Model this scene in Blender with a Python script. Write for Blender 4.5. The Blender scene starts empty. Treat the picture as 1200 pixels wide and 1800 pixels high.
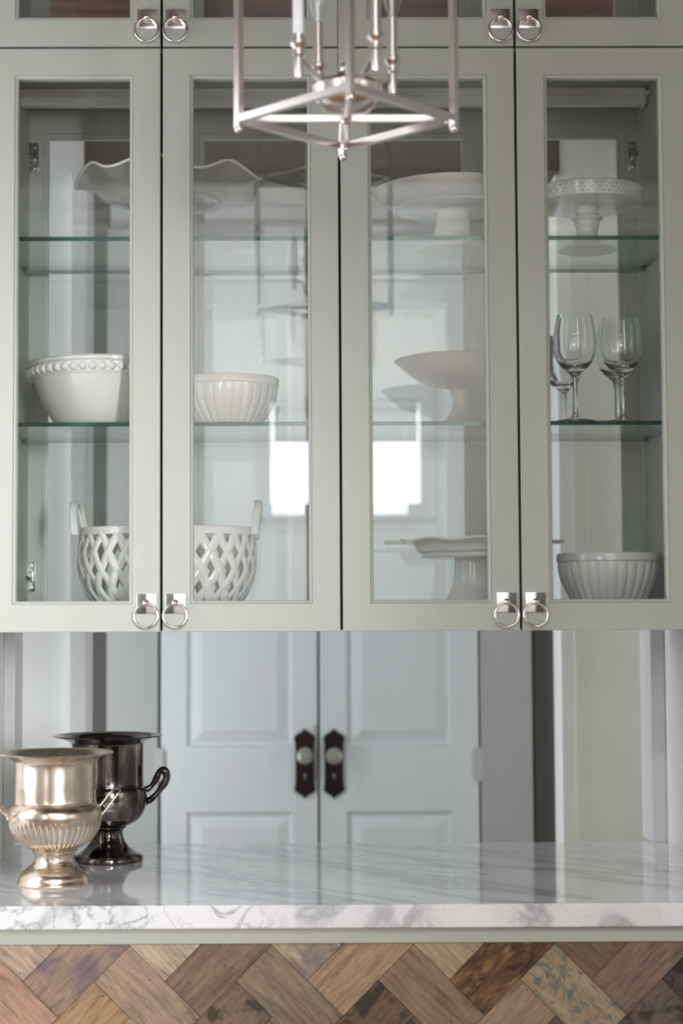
import bpy, bmesh, math, random
from mathutils import Vector, Matrix
random.seed(7)
S = bpy.context.scene
COL = S.collection
PI = math.pi

# ------------------------------------------------------------------ camera
F = 3068.0                     # focal length in pixels of a 1200x1800 frame
PX0, PY0 = 529.0, 902.0        # principal point (the photograph is slightly cropped)
YAW, PITCH, ROLL = math.radians(0.45), math.radians(3.34), math.radians(0.23)
CAM = Vector((0.0, -2.9, 1.35))
fwd = Vector((math.sin(YAW)*math.cos(PITCH), math.cos(YAW)*math.cos(PITCH), math.sin(PITCH)))
r0 = fwd.cross(Vector((0, 0, 1))).normalized()
u0 = r0.cross(fwd)
upv = u0*math.cos(ROLL) + r0*math.sin(ROLL)
rtv = fwd.cross(upv).normalized()
cd = bpy.data.cameras.new('camera')
co = bpy.data.objects.new('camera', cd); COL.objects.link(co)
co.matrix_world = Matrix(((rtv.x, upv.x, -fwd.x, CAM.x), (rtv.y, upv.y, -fwd.y, CAM.y),
                          (rtv.z, upv.z, -fwd.z, CAM.z), (0, 0, 0, 1)))
cd.sensor_fit = 'VERTICAL'; cd.sensor_height = 36; cd.lens = F/1800*36
cd.shift_x = (600-PX0)/1800; cd.shift_y = -(900-PY0)/1800
cd.clip_start = 0.05
cd.dof.use_dof = True; cd.dof.focus_distance = 2.93; cd.dof.aperture_fstop = 3.5
S.camera = co

def ray(px, py):
    return fwd + rtv*((px-PX0)/F) - upv*((py-PY0)/F)
def U(px, py, y):              # photograph pixel -> point on the vertical plane at depth y
    d = ray(px, py); t = (y-CAM.y)/d.y
    return CAM + d*t
def V(px, py, z):              # photograph pixel -> point on the horizontal plane at height z
    d = ray(px, py); t = (z-CAM.z)/d.z
    return CAM + d*t
def sc(px, py, y):             # pixels per metre there
    return F/((U(px, py, y)-CAM).dot(fwd))

# ------------------------------------------------------------------ world, lights, exposure
w = bpy.data.worlds.new('sky'); S.world = w; w.use_nodes = True
bg = w.node_tree.nodes['Background']; bg.inputs[0].default_value = (0.80, 0.88, 1.0, 1); bg.inputs[1].default_value = 1.0
S.view_settings.view_transform = 'Standard'; S.view_settings.look = 'None'
S.view_settings.gamma = 1; S.view_settings.use_curve_mapping = False
S.view_settings.exposure = 0.0
def area(name, loc, direction, sx, sy, power, color):
    l = bpy.data.lights.new(name, 'AREA'); l.shape = 'RECTANGLE'; l.size = sx; l.size_y = sy
    l.energy = power; l.color = color
    o = bpy.data.objects.new(name, l); COL.objects.link(o); o.location = loc
    o.rotation_euler = Vector(direction).to_track_quat('-Z', 'Y').to_euler()
    return o
# daylight at the rear window and the hall's left end; the others are added fills
area('fill_light_left', (-1.29, -0.52, 1.65), (1, 0.0, 0), 0.75, 1.4, 11, (0.95, 0.97, 1.0))  # small added fill from the left, no window opening here
area('fill_light_far_left', (-1.29, -2.9, 1.65), (1, 0.1, 0), 1.0, 1.5, 34, (0.95, 0.97, 1.0))  # added fill grazing the wall behind the camera, no window opening
area('window_light_back', (0.235, -3.955, 1.99), (0, 1, 0), 0.60, 0.40, 8, (0.95, 0.98, 1.0))
wb = area('added_beam_right', (.78, -3.0, 1.55), (-1.52, 3.0, -0.12), 0.18, 0.9, 4.5, (0.95, 0.97, 1.0)); wb.data.spread = math.radians(36)  # added free-standing narrow beam that brightens the left doors and bay
area('fill_light_right', (2.5, -2.4, 1.7), (-1, 0.3, 0), 1.4, 1.3, 6, (1.0, 0.97, 0.93))  # weak added fill from the right, no window opening
area('kitchen_ceiling_fill', (0.2, -3.0, 3.03), (0, -0.35, -1), 1.6, 0.5, 142, (1.0, 0.99, 0.97))  # added fill brightening the rear wall and the cabinet fronts
area('window_light_hall', (-2.45, 0.76, 1.6), (1, 0.05, 0), 0.45, 1.7, 75, (0.88, 0.91, 1.0))
hl = area('hall_ceiling_fill', (0.09, 0.52, 2.62), (0, 1, -1), 1.1, 0.2, 1.5, (0.97, 0.98, 1.0)); hl.data.spread = math.radians(95)  # faint added fill for the passage, no fixture there
area('fill_light_hall_right', (2.3, 0.74, 1.5), (-1, 0.05, 0), 0.4, 1.5, 20, (1.0, 0.98, 0.86))  # added warm fill for the right part of the hall wall
# unseen fills added behind the hall partition to light the double doors evenly
area('recess_fill_left', (-0.74, 1.17, 1.35), (0.75, 0.75, 0), 0.16, 2.1, 10, (0.93, 0.97, 1.0))
area('recess_fill_right', (0.96, 1.17, 1.35), (-0.8, 0.75, 0), 0.16, 2.1, 3.5, (0.97, 0.98, 0.98))

# ------------------------------------------------------------------ materials
def mat(name, col, rough=0.5, metal=0.0, **kw):
    m = bpy.data.materials.new(name); m.use_nodes = True
    b = m.node_tree.nodes['Principled BSDF']
    b.inputs['Base Color'].default_value = (*col, 1); b.inputs['Roughness'].default_value = rough
    b.inputs['Metallic'].default_value = metal
    for k, v in kw.items(): b.inputs[k.replace('_', ' ')].default_value = v
    return m
class NT:
    def __init__(s, m): s.t = m.node_tree; s.b = s.t.nodes.get('Principled BSDF')
    def n(s, typ, **kw):
        x = s.t.nodes.new(typ)
        for k, v in kw.items():
            if k.startswith('i_'):
                key = k[2:]; key = int(key) if key.isdigit() else key.replace('_', ' ')
                x.inputs[key].default_value = v
            else: setattr(x, k, v)
        return x
    def l(s, a, b): s.t.links.new(a, b)
    def coord(s, scale=(1, 1, 1), rot=(0, 0, 0), kind='Object'):
        c = s.n('ShaderNodeTexCoord'); mp = s.n('ShaderNodeMapping')
        mp.inputs['Scale'].default_value = scale; mp.inputs['Rotation'].default_value = rot
        s.l(c.outputs[kind], mp.inputs[0]); return mp.outputs[0]
    def ramp(s, fac, stops):
        r = s.n('ShaderNodeValToRGB'); e = r.color_ramp.elements
        e[0].position, e[0].color = stops[0][0], (*stops[0][1], 1)
        e[1].position, e[1].color = stops[-1][0], (*stops[-1][1], 1)
        for p, c in stops[1:-1]:
            q = e.new(p); q.color = (*c, 1)
        s.l(fac, r.inputs[0]); return r.outputs[0]
    def noise(s, vec, scale, detail=4, rough=0.5, dist=0.0):
        x = s.n('ShaderNodeTexNoise'); x.inputs['Scale'].default_value = scale; x.inputs['Detail'].default_value = detail
        x.inputs['Roughness'].default_value = rough; x.inputs['Distortion'].default_value = dist
        s.l(vec, x.inputs['Vector']); return x.outputs[0]
    def mix(s, fac, a, b, blend='MIX'):
        x = s.n('ShaderNodeMix', data_type='RGBA', blend_type=blend)
        for sock, v in ((x.inputs[0], fac), (x.inputs[6], a), (x.inputs[7], b)):
            if hasattr(v, 'is_linked'): s.l(v, sock)
            elif isinstance(v, tuple): sock.default_value = (*v, 1)
            else: sock.default_value = v
        return x.outputs[2]
    def math(s, op, a, b=None, clamp=False):
        x = s.n('ShaderNodeMath', operation=op, use_clamp=clamp)
        for i, v in enumerate((a, b)):
            if v is None: continue
            if hasattr(v, 'is_linked'): s.l(v, x.inputs[i])
            else: x.inputs[i].default_value = v
        return x.outputs[0]
    def bump(s, h, strength=0.2, dist=0.002):
        x = s.n('ShaderNodeBump'); x.inputs['Strength'].default_value = strength; x.inputs['Distance'].default_value = dist
        s.l(h, x.inputs['Height']); s.l(x.outputs[0], s.b.inputs['Normal'])

def paint(name, col, rough=0.42, var=0.03):
    m = mat(name, col, rough); t = NT(m)
    n = t.noise(t.coord((1, 1, 0.3)), 14, 3)
    t.l(t.mix(n, tuple(c*(1-var) for c in col), tuple(min(1, c*(1+var)) for c in col)), t.b.inputs['Base Color'])
    t.bump(t.noise(t.coord(), 220, 2), 0.03, 0.001)
    return m
SAGE = paint('sage_paint', (0.455, 0.475, 0.43), 0.38)
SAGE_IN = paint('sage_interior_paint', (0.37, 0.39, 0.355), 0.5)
HALLW = paint('hall_wall_paint', (0.60, 0.61, 0.585), 0.6)
DOORP = paint('door_paint', (0.58, 0.62, 0.63), 0.4)
CASP = paint('casing_paint', (0.36, 0.375, 0.365), 0.45)
WALLP = paint('kitchen_wall_paint', (0.70, 0.70, 0.68), 0.6)
DARKCAB = paint('dark_cabinet_paint', (0.10, 0.11, 0.10), 0.4)
TRIMP = paint('trim_paint', (0.54, 0.55, 0.55), 0.45)
CERAM = mat('white_glazed_ceramic', (0.80, 0.79, 0.765), 0.12); CERAM.node_tree.nodes['Principled BSDF'].inputs['Coat Weight'].default_value = 0.3
CREAM = mat('cream_satin_ceramic', (0.43, 0.39, 0.345), 0.32)
CHROME = mat('polished_nickel', (0.86, 0.85, 0.84), 0.06, 1.0)
STEEL = mat('hinge_steel', (0.50, 0.49, 0.48), 0.15, 1.0)
NICKEL = mat('brushed_nickel', (0.78, 0.72, 0.71), 0.24, 1.0)
GLINT_POST = mat('sleeve_glint_and_post', (0.85, 0.86, 0.9), 0.35)  # white for the filament posts and for one sleeve's painted highlight
LBAR = mat('light_bar_plastic', (0.80, 0.80, 0.83), 0.4)
WHITE = mat('white_plastic', (0.74, 0.75, 0.80), 0.35)
BLACKIRON = mat('dark_bronze', (0.022, 0.012, 0.012), 0.35, 0.6)
BRASS = mat('hinge_painted', (0.42, 0.43, 0.41), 0.45)
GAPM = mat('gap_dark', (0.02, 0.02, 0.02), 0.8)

def pane_mat(name, tint=(0.975, 0.985, 0.98), base=0.045, extra=None):
    m = bpy.data.materials.new(name); m.use_nodes = True; t = NT(m)
    t.t.nodes.clear(); out = t.n('ShaderNodeOutputMaterial')
    tr = t.n('ShaderNodeBsdfTransparent'); tr.inputs[0].default_value = (*tint, 1)
    gl = t.n('ShaderNodeBsdfGlossy'); gl.inputs['Roughness'].default_value = 0.0; gl.inputs[0].default_value = (1, 1, 1, 1)
    g = t.n('ShaderNodeNewGeometry'); dp = t.n('ShaderNodeVectorMath', operation='DOT_PRODUCT')
    t.l(g.outputs['Normal'], dp.inputs[0]); t.l(g.outputs['Incoming'], dp.inputs[1])
    c = t.math('ABSOLUTE', dp.outputs['Value']); f = t.math('POWER', t.math('SUBTRACT', 1.0, c, True), 5.0)
    f = t.math('ADD', t.math('MULTIPLY', f, 1-base), base, True)
    mx = t.n('ShaderNodeMixShader'); t.l(f, mx.inputs[0]); t.l(tr.outputs[0], mx.inputs[1]); t.l(gl.outputs[0], mx.inputs[2])
    s = mx.outputs[0]
    if extra:
        df = t.n('ShaderNodeBsdfDiffuse'); df.inputs[0].default_value = (*extra[1], 1)
        tl = t.n('ShaderNodeBsdfTranslucent'); tl.inputs[0].default_value = (*extra[1], 1)
        ad = t.n('ShaderNodeMixShader'); ad.inputs[0].default_value = 0.4
        t.l(df.outputs[0], ad.inputs[1]); t.l(tl.outputs[0], ad.inputs[2])
        m2 = t.n('ShaderNodeMixShader'); m2.inputs[0].default_value = extra[0]
        t.l(s, m2.inputs[1]); t.l(ad.outputs[0], m2.inputs[2]); s = m2.outputs[0]
    t.l(s, out.inputs[0]); return m
PANE = pane_mat('door_glass', base=0.047)
SHELFG = pane_mat('shelf_glass', tint=(0.95, 0.975, 0.965), base=0.03)
FROST = pane_mat('frosted_glass', tint=(0.93, 0.95, 0.95), base=0.05, extra=(0.5, (0.78, 0.76, 0.74)))
EDGE = mat('shelf_edge_glass', (0.006, 0.055, 0.04), 0.12)
t = NT(EDGE); t.l(t.ramp(t.noise(t.coord((3, 0.1, 0.1)), 3.5, 3), [(0.38, (0.002, 0.022, 0.018)), (0.62, (0.012, 0.115, 0.085))]), t.b.inputs['Base Color'])
WINE = mat('wine_glass', (1, 1, 1), 0.0, Transmission_Weight=1.0, IOR=1.47)

def urn_mat(name, a, b, c, r0, r1):
    m = mat(name, a, 0.2, 1.0); t = NT(m); v = t.coord((1, 1, 0.6))
    n1 = t.noise(v, 18, 6, 0.6, 0.6); n2 = t.noise(t.coord((1, 1, 0.15)), 60, 4)
    c1 = t.ramp(n1, [(0.35, a), (0.52, b), (0.70, c)])
    t.l(c1, t.b.inputs['Base Color'])
    rr = t.n('ShaderNodeMapRange'); rr.inputs[3].default_value = r0; rr.inputs[4].default_value = r1
    t.l(n2, rr.inputs[0]); t.l(rr.outputs[0], t.b.inputs['Roughness'])
    t.bump(n1, 0.05, 0.002); return m
GOLD = urn_mat('tarnished_silver_gilt', (0.50, 0.41, 0.31), (0.68, 0.58, 0.48), (0.80, 0.72, 0.65), 0.14, 0.34)
BLKS = urn_mat('blackened_silver', (0.045, 0.036, 0.034), (0.14, 0.12, 0.115), (0.42, 0.39, 0.36), 0.05, 0.18)

def marble():
    m = mat('white_marble', (0.8, 0.8, 0.82), 0.07); t = NT(m)
    v = t.coord((1.0, 1.0, 1.0), (0, 0, math.radians(44)))
    vs = t.n('ShaderNodeMapping'); vs.inputs['Scale'].default_value = (1.1, 5.0, 3.0); t.l(v, vs.inputs[0])
    broad = t.noise(vs.outputs[0], 1.9, 5, 0.55, 0.5)
    base = t.ramp(broad, [(0.40, (0.84, 0.84, 0.87)), (0.52, (0.78, 0.78, 0.81)), (0.585, (0.46, 0.475, 0.51)), (0.64, (0.78, 0.78, 0.81))])
    vs2 = t.n('ShaderNodeMapping'); vs2.inputs['Scale'].default_value = (2.5, 8.0, 6.0); t.l(v, vs2.inputs[0])
    n2 = t.noise(vs2.outputs[0], 2.3, 8, 0.62, 1.2)
    d = t.math('ABSOLUTE', t.math('SUBTRACT', n2, 0.5))
    vein = t.ramp(d, [(0.0, (1, 1, 1)), (0.012, (0.35, 0.35, 0.35)), (0.035, (0, 0, 0))])
    msk = t.ramp(t.noise(v, 5, 3), [(0.42, (0, 0, 0)), (0.6, (1, 1, 1))])
    k = t.math('MULTIPLY', t.math('MULTIPLY', vein, msk), 0.75)
    col = t.mix(k, base, (0.17, 0.17, 0.19))
    n3 = t.noise(t.coord((3, 5, 3)), 9, 8, 0.7, 1.5)
    d3 = t.math('ABSOLUTE', t.math('SUBTRACT', n3, 0.5))
    v3 = t.ramp(d3, [(0.0, (1, 1, 1)), (0.010, (0, 0, 0))])
    m3 = t.ramp(t.noise(t.coord(), 14, 2), [(0.55, (0, 0, 0)), (0.66, (1, 1, 1))])
    col = t.mix(t.math('MULTIPLY', t.math('MULTIPLY', v3, m3), 0.55), col, (0.12, 0.11, 0.14))
    t.l(col, t.b.inputs['Base Color']); t.b.inputs['Coat Weight'].default_value = 0.6; t.b.inputs['Coat Roughness'].default_value = 0.04
    return m
MARBLE = marble()

def dull(c): m_ = sum(c)/3; return tuple(m_+(x-m_)*.82 for x in c)
def srgb(c): return tuple(((x/255+0.055)/1.055)**2.4 if x > 10 else x/255/12.92 for x in c)
wood_cache = {}
def wood(col, style='plain'):
    key = (col, style); 
    if key in wood_cache: return wood_cache[key]
    c = srgb(dull(tuple(x*1.03 for x in col))); m = mat('reclaimed_wood_%s' % style, c, 0.6); t = NT(m)
    oi = t.n('ShaderNodeObjectInfo'); mp = t.n('ShaderNodeMapping'); tc = t.n('ShaderNodeTexCoord')
    cm = t.n('ShaderNodeCombineXYZ'); mul = t.math('MULTIPLY', oi.outputs['Random'], 37.0)
    for i in range(3): t.l(mul, cm.inputs[i])
    t.l(cm.outputs[0], mp.inputs['Location']); t.l(tc.outputs['Object'], mp.inputs[0])
    s1 = t.n('ShaderNodeMapping'); s1.inputs['Scale'].default_value = (3, 1, 26); t.l(mp.outputs[0], s1.inputs[0])
    g1 = t.noise(s1.outputs[0], 5.5, 8, 0.65, 0.6)
    s2 = t.n('ShaderNodeMapping'); s2.inputs['Scale'].default_value = (9, 1, 120); t.l(mp.outputs[0], s2.inputs[0])
    g2 = t.noise(s2.outputs[0], 6, 4, 0.6)
    sw = t.n('ShaderNodeMapping'); sw.inputs['Rotation'].default_value = (0, 0.9, 0); sw.inputs['Scale'].default_value = (110, 1, 8); t.l(mp.outputs[0], sw.inputs[0])
    saw = t.noise(sw.outputs[0], 3, 3)
    g = t.math('ADD', t.math('MULTIPLY', g1, 0.60), t.math('ADD', t.math('MULTIPLY', g2, 0.18), t.math('ADD', t.math('MULTIPLY', saw, 0.07), t.math('MULTIPLY', t.noise(mp.outputs[0], 16, 5, 0.6, 0.4), 0.15))))
    lo = tuple(x*0.50 for x in c); hi = tuple(min(1, x*1.45) for x in c)
    colr = t.ramp(g, [(0.38, lo), (0.5, c), (0.64, hi)])
    big = t.noise(mp.outputs[0], 22, 4, 0.6, 0.3)
    if style == 'purple':
        colr = t.mix(t.math('MULTIPLY', t.ramp(big, [(0.42, (0, 0, 0)), (0.58, (1, 1, 1))]), t.math('MULTIPLY', g2, 1.2)), colr, srgb((92, 82, 100)))
    if style == 'mottle':
        colr = t.mix(t.ramp(t.noise(mp.outputs[0], 75, 6, 0.7, 0.8), [(0.50, (0, 0, 0)), (0.57, (1, 1, 1))]), colr, srgb((104, 104, 102)))
        colr = t.mix(t.ramp(t.noise(mp.outputs[0], 40, 3), [(0.52, (0, 0, 0)), (0.7, (1, 1, 1))]), colr, srgb((158, 134, 100)))
    if style in ('patch', 'dark'):
        colr = t.mix(t.ramp(big, [(0.50, (0, 0, 0)), (0.58, (1, 1, 1))]), colr, tuple(x*0.3 for x in c))
    if style == 'bark':
        sb = t.n('ShaderNodeMapping'); sb.inputs['Scale'].default_value = (1.0, 1, 2.6); t.l(mp.outputs[0], sb.inputs[0]); bb = t.noise(sb.outputs[0], 17, 8, 0.68, 1.1)
        colr = t.ramp(bb, [(0.34, srgb((58, 36, 24))), (0.47, srgb((104, 74, 50))), (0.56, srgb((140, 103, 70))), (0.66, srgb((172, 132, 90)))])
        hgt = t.math('ADD', bb, t.math('MULTIPLY', big, 0.6)); t.bump(hgt, 1.0, 0.012)
    else:
        t.bump(g, 0.35, 0.0016)
    vo = t.n('ShaderNodeTexVoronoi'); vo.inputs['Scale'].default_value = 42; t.l(mp.outputs[0], vo.inputs['Vector'])
    hole = t.ramp(vo.outputs['Distance'], [(0.045, (1, 1, 1)), (0.075, (0, 0, 0))])
    colr = t.mix(t.math('MULTIPLY', hole, 0.8), colr, (0.02, 0.012, 0.008))
    t.l(colr, t.b.inputs['Base Color'])
    wood_cache[key] = m; return m
CEILW = mat('dark_wood_ceiling', srgb((70, 44, 34)), 0.45)
t = NT(CEILW); t.l(t.ramp(t.noise(t.coord((1, 14, 1)), 4, 5), [(0.3, srgb((50, 30, 24))), (0.7, srgb((96, 62, 48)))]), t.b.inputs['Base Color'])
FLOORW = mat('oak_floor', srgb((150, 118, 88)), 0.4)
t = NT(FLOORW); t.l(t.ramp(t.noise(t.coord((14, 1, 1)), 3, 5), [(0.3, srgb((120, 90, 64))), (0.7, srgb((168, 136, 104)))]), t.b.inputs['Base Color'])

# ------------------------------------------------------------------ mesh helpers
def link(name, verts, faces, m, parent=None, smooth=False, loc=(0, 0, 0), edges=()):
    me = bpy.data.meshes.new(name); me.from_pydata([tuple(v) for v in verts], list(edges), faces)
    bm = bmesh.new(); bm.from_mesh(me)
    bmesh.ops.recalc_face_normals(bm, faces=bm.faces); bm.to_mesh(me); bm.free()
    for mm in (m if isinstance(m, (list, tuple)) else [m]): me.materials.append(mm)
    if smooth:
        for p in me.polygons: p.use_smooth = True
        try: me.set_sharp_from_angle(angle=math.radians(38))
        except Exception: pass
    o = bpy.data.objects.new(name, me); COL.objects.link(o); o.location = loc
    if parent: o.parent = parent
    return o
class MB:
    def __init__(s): s.v = []; s.f = []
    def add(s, v, f):
        k = len(s.v); s.v += [tuple(x) for x in v]; s.f += [tuple(i+k for i in q) for q in f]; return s
    def box(s, x0, x1, y0, y1, z0, z1):
        return s.add([(x0,y0,z0),(x1,y0,z0),(x1,y1,z0),(x0,y1,z0),(x0,y0,z1),(x1,y0,z1),(x1,y1,z1),(x0,y1,z1)],
                     [(0,1,2,3),(4,5,6,7),(0,1,5,4),(1,2,6,5),(2,3,7,6),(3,0,4,7)])
    def cbox(s, x0, x1, y0, y1, z0, z1, b=0.001):      # box with chamfered edges
        bm = bmesh.new(); bmesh.ops.create_cube(bm, size=1)
        for v in bm.verts: v.co = Vector(((x0+x1)/2+v.co.x*(x1-x0), (y0+y1)/2+v.co.y*(y1-y0), (z0+z1)/2+v.co.z*(z1-z0)))
        bmesh.ops.bevel(bm, geom=bm.edges[:], offset=b, segments=2, affect='EDGES', profile=0.7)
        bm.verts.index_update(); s.add([v.co[:] for v in bm.verts], [[v.index for v in f.verts] for f in bm.faces]); bm.free(); return s
    def tube(s, pts, r, n=10, closed=False, flat=1.0, cap=True):
        pts = [Vector(p) for p in pts]; rs = r if isinstance(r, (list, tuple)) else [r]*len(pts)
        N = len(pts); k = len(s.v); prev = None
        for i, p in enumerate(pts):
            a = pts[(i-1) % N] if (closed or i > 0) else p; b = pts[(i+1) % N] if (closed or i < N-1) else p
            tg = (b-a).normalized()
            if prev is None:
                ref = Vector((0, 0, 1)) if abs(tg.z) < 0.9 else Vector((0, 1, 0)); nx = tg.cross(ref).normalized()
            else: nx = (prev - tg*prev.dot(tg)).normalized()
            prev = nx; ny = tg.cross(nx)
            for j in range(n):
                q = 2*PI*j/n; s.v.append(tuple(p + nx*math.cos(q)*rs[i] + ny*math.sin(q)*rs[i]*flat))
        for i in range(N if closed else N-1):
            for j in range(n):
                a = k+i*n; b = k+((i+1) % N)*n
                s.f.append((a+j, a+(j+1) % n, b+(j+1) % n, b+j))
        if not closed and cap:
            s.f.append(tuple(k+j for j in range(n))); s.f.append(tuple(k+(N-1)*n+j for j in range(n)))
        return s
    def bar(s, p, q, wd, up=(0, 0, 1), h=None):        # square bar
        p, q = Vector(p), Vector(q); h = h or wd; tg = (q-p).normalized(); sd = tg.cross(Vector(up))
        if sd.length < 1e-4: sd = tg.cross(Vector((1, 1, 0)))
        sd.normalize(); u = sd.cross(tg)
        v = []
        for e in (p, q):
            for a, b in ((-1,-1),(1,-1),(1,1),(-1,1)): v.append(e+sd*a*wd/2+u*b*h/2)
        return s.add(v, [(0,1,2,3),(4,5,6,7),(0,1,5,4),(1,2,6,5),(2,3,7,6),(3,0,4,7)])
    def lathe(s, prof, n=64, mod=None, c=(0, 0, 0), sx=1, sy=1):   # prof: (r, z)
        k = len(s.v); idx = []
        for i, (r, z) in enumerate(prof):
            if r < 1e-6: idx.append([len(s.v)]); s.v.append((c[0], c[1], c[2]+z)); continue
            row = []
            for j in range(n):
                a = 2*PI*j/n; rr, zz = (r, z) if mod is None else mod(r, z, a, i)
                row.append(len(s.v)); s.v.append((c[0]+rr*math.cos(a)*sx, c[1]+rr*math.sin(a)*sy, c[2]+zz))
            idx.append(row)
        for A, B in zip(idx, idx[1:]):
            for j in range(n):
                j2 = (j+1) % n
                if len(A) == 1 and len(B) == 1: break
                if len(A) == 1: s.f.append((A[0], B[j], B[j2]))
                elif len(B) == 1: s.f.append((A[j], B[0], A[j2]))
                else: s.f.append((A[j], A[j2], B[j2], B[j]))
        return s
    def frame(s, x0, x1, z0, z1, prof, closed=True, bottom=True):   # mitred rectangular frame, prof: (inset, y)
        k = len(s.v); n = len(prof)
        for ins, y in prof:
            s.v += [(x0+ins, y, z0+ins), (x1-ins, y, z0+ins), (x1-ins, y, z1-ins), (x0+ins, y, z1-ins)]
        for i in range(n if closed else n-1):
            a = k+4*i; b = k+4*((i+1) % n)
            for j in range(4): s.f.append((a+j, a+(j+1) % 4, b+(j+1) % 4, b+j))
        return s
    def ball(s, c, r, n=12):
        return s.lathe([(0 if i in (0, n//2) else r*math.sin(PI*i/(n//2)), -r*math.cos(PI*i/(n//2))) for i in range(n//2+1)], n, c=c)
    def prism(s, poly, y0, y1):                        # poly of (x, z)
        n = len(poly)
        return s.add([(x, y0, z) for x, z in poly]+[(x, y1, z) for x, z in poly],
                     [tuple(range(n)), tuple(range(2*n-1, n-1, -1))]+[(i, (i+1) % n, n+(i+1) % n, n+i) for i in range(n)])
    def xform(s, M):
        s.v = [tuple(M @ Vector(v)) for v in s.v]; return s
    def build(s, name, m, parent=None, smooth=False, loc=(0, 0, 0)): return link(name, s.v, s.f, m, parent, smooth, loc)
def spline(pts, n=8, closed=False):
    P = [Vector(p) for p in pts]; out = []; N = len(P)
    for i in range(N if closed else N-1):
        if closed: a, b, c, d = P[(i-1) % N], P[i], P[(i+1) % N], P[(i+2) % N]
        else: a, b, c, d = P[max(i-1, 0)], P[i], P[i+1], P[min(i+2, N-1)]
        for j in range(n):
            u = j/n
            out.append(0.5*((2*b)+(c-a)*u+(2*a-5*b+4*c-d)*u*u+(3*b-a-3*c+d)*u**3))
    if not closed: out.append(P[-1])
    return out
def smoothprof(prof, n=5):
    return [(max(0, v.x), v.y) for v in spline([(r, z, 0) for r, z in prof], n)]
def thing(name, label, cat, loc=(0, 0, 0), group=None):
    o = bpy.data.objects.new(name, None); COL.objects.link(o); o.location = loc; o.empty_display_size = 0.05
    return tag(o, label, cat, group)
def tag(o, label, cat, group=None, kind=None):
    o['label'] = label; o['category'] = cat
    if group: o['group'] = group
    if kind: o['kind'] = kind
    return o
def struct(name, mb, m, label=None, smooth=False):
    o = mb.build(name, m, None, smooth); o['kind'] = 'structure'
    o['label'] = label or name.replace('_', ' ')
    return o

# ------------------------------------------------------------------ setting
CZ = 0.917                                     # counter top
YF, YR = 0.0, 0.375                            # front and rear faces of the wall cabinet
CEIL = 3.05
WL, WR = -0.54, 0.7176                         # niche side walls
struct('floor', MB().box(-2.6, 3.0, -4.1, 2.6, -0.05, 0), FLOORW, 'brown oak floor of the kitchen and hall')
struct('ceiling', MB().box(-2.6, 3.0, -4.1, 0.6, CEIL, CEIL+0.05).box(-2.6, 3.0, 0.55, 2.6, 2.64, 2.69), CEILW, 'dark brown wooden ceiling')
# kitchen side
struct('wall_left', MB().box(-1.35, -1.30, -4.0, 0.03, 0, CEIL), WALLP, 'pale kitchen wall on the left, out of frame')
struct('wall_right', MB().box(2.6, 2.65, -4.0, 0.03, 0, CEIL), WALLP, 'pale kitchen wall on the right, out of frame')
wx0, wx1, wz0, wz1 = -0.065, 0.525, 1.785, 2.20
struct('wall_back', MB().box(-2.25, wx0, -3.98, -3.93, 0, CEIL).box(wx1, 2.65, -3.98, -3.93, 0, CEIL)
       .box(wx0, wx1, -3.98, -3.93, 0, wz0).box(wx0, wx1, -3.98, -3.93, wz1, CEIL), WALLP, 'pale wall behind the camera, mirrored in the door glass')
struct('trim_1', MB().frame(wx0-0.06, wx1+0.06, wz0-0.06, wz1+0.06, [(0, -3.93), (0, -3.915), (0.06, -3.91), (0.06, -3.97)]), TRIMP, 'pale casing of the window behind the camera')
struct('trim_2', MB().box(-1.3, 2.6, -3.93, -3.88, 2.97, CEIL).box(-1.3, 2.6, -3.93, -3.90, 2.91, 2.965).box(-1.3, 2.6, -3.93, -3.912, 2.86, 2.90), TRIMP, 'stepped crown moulding on the wall behind the camera')
tall = thing('added_tall_cabinet', 'added dark tall cabinet behind the camera, left of the rear window', 'cabinet', (-0.915, -3.65, 0))  # unseen, added so the left panes mirror something dark
MB().cbox(-0.365, 0.365, -0.27, 0.25, 0, 2.75, .004).build('body', DARKCAB, tall)
for s_ in (-1, 1):
    MB().frame(-0.36 if s_ < 0 else 0.005, -0.005 if s_ < 0 else 0.36, 0.1, 2.7, [(0, .25), (0, .27), (.07, .27), (.075, .26), (.075, .25)]).build('door', DARKCAB, tall)
tall = thing('added_tall_cabinet', 'added dark tall cabinet behind the camera, right of the rear window', 'cabinet', (1.75, -3.65, 0))  # unseen counterpart, added to keep the right panes' reflection dark
MB().cbox(-0.80, 0.80, -0.27, 0.25, 0, 2.75, .004).build('body', DARKCAB, tall)
for s_ in (-1, 1):
    MB().frame(-0.79 if s_ < 0 else 0.005, -0.005 if s_ < 0 else 0.79, 0.1, 2.7, [(0, .25), (0, .27), (.07, .27), (.075, .26), (.075, .25)]).build('door', DARKCAB, tall)
rs = MB().tube([(wx0+.01, -3.915, 2.17), (wx1-.01, -3.915, 2.17)], .018, 12).box(wx0+.012, wx1-.012, -3.9335, -3.9325, 2.045, 2.17).cbox(wx0+.012, wx1-.012, -3.938, -3.928, 2.03, 2.048, .002)
SHADE = mat('shade_fabric', (.8, .8, .78), .8, Transmission_Weight=0.0)
t = NT(SHADE); tl = t.n('ShaderNodeBsdfTranslucent'); tl.inputs[0].default_value = (.6, .6, .58, 1); mx = t.n('ShaderNodeMixShader'); mx.inputs[0].default_value = .55
t.l(t.b.outputs[0], mx.inputs[1]); t.l(tl.outputs[0], mx.inputs[2]); t.l(mx.outputs[0], t.t.nodes['Material Output'].inputs[0])
tag(rs.build('roller_shade', SHADE), 'white roller shade half lowered over the window behind the camera', 'shade')
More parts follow.
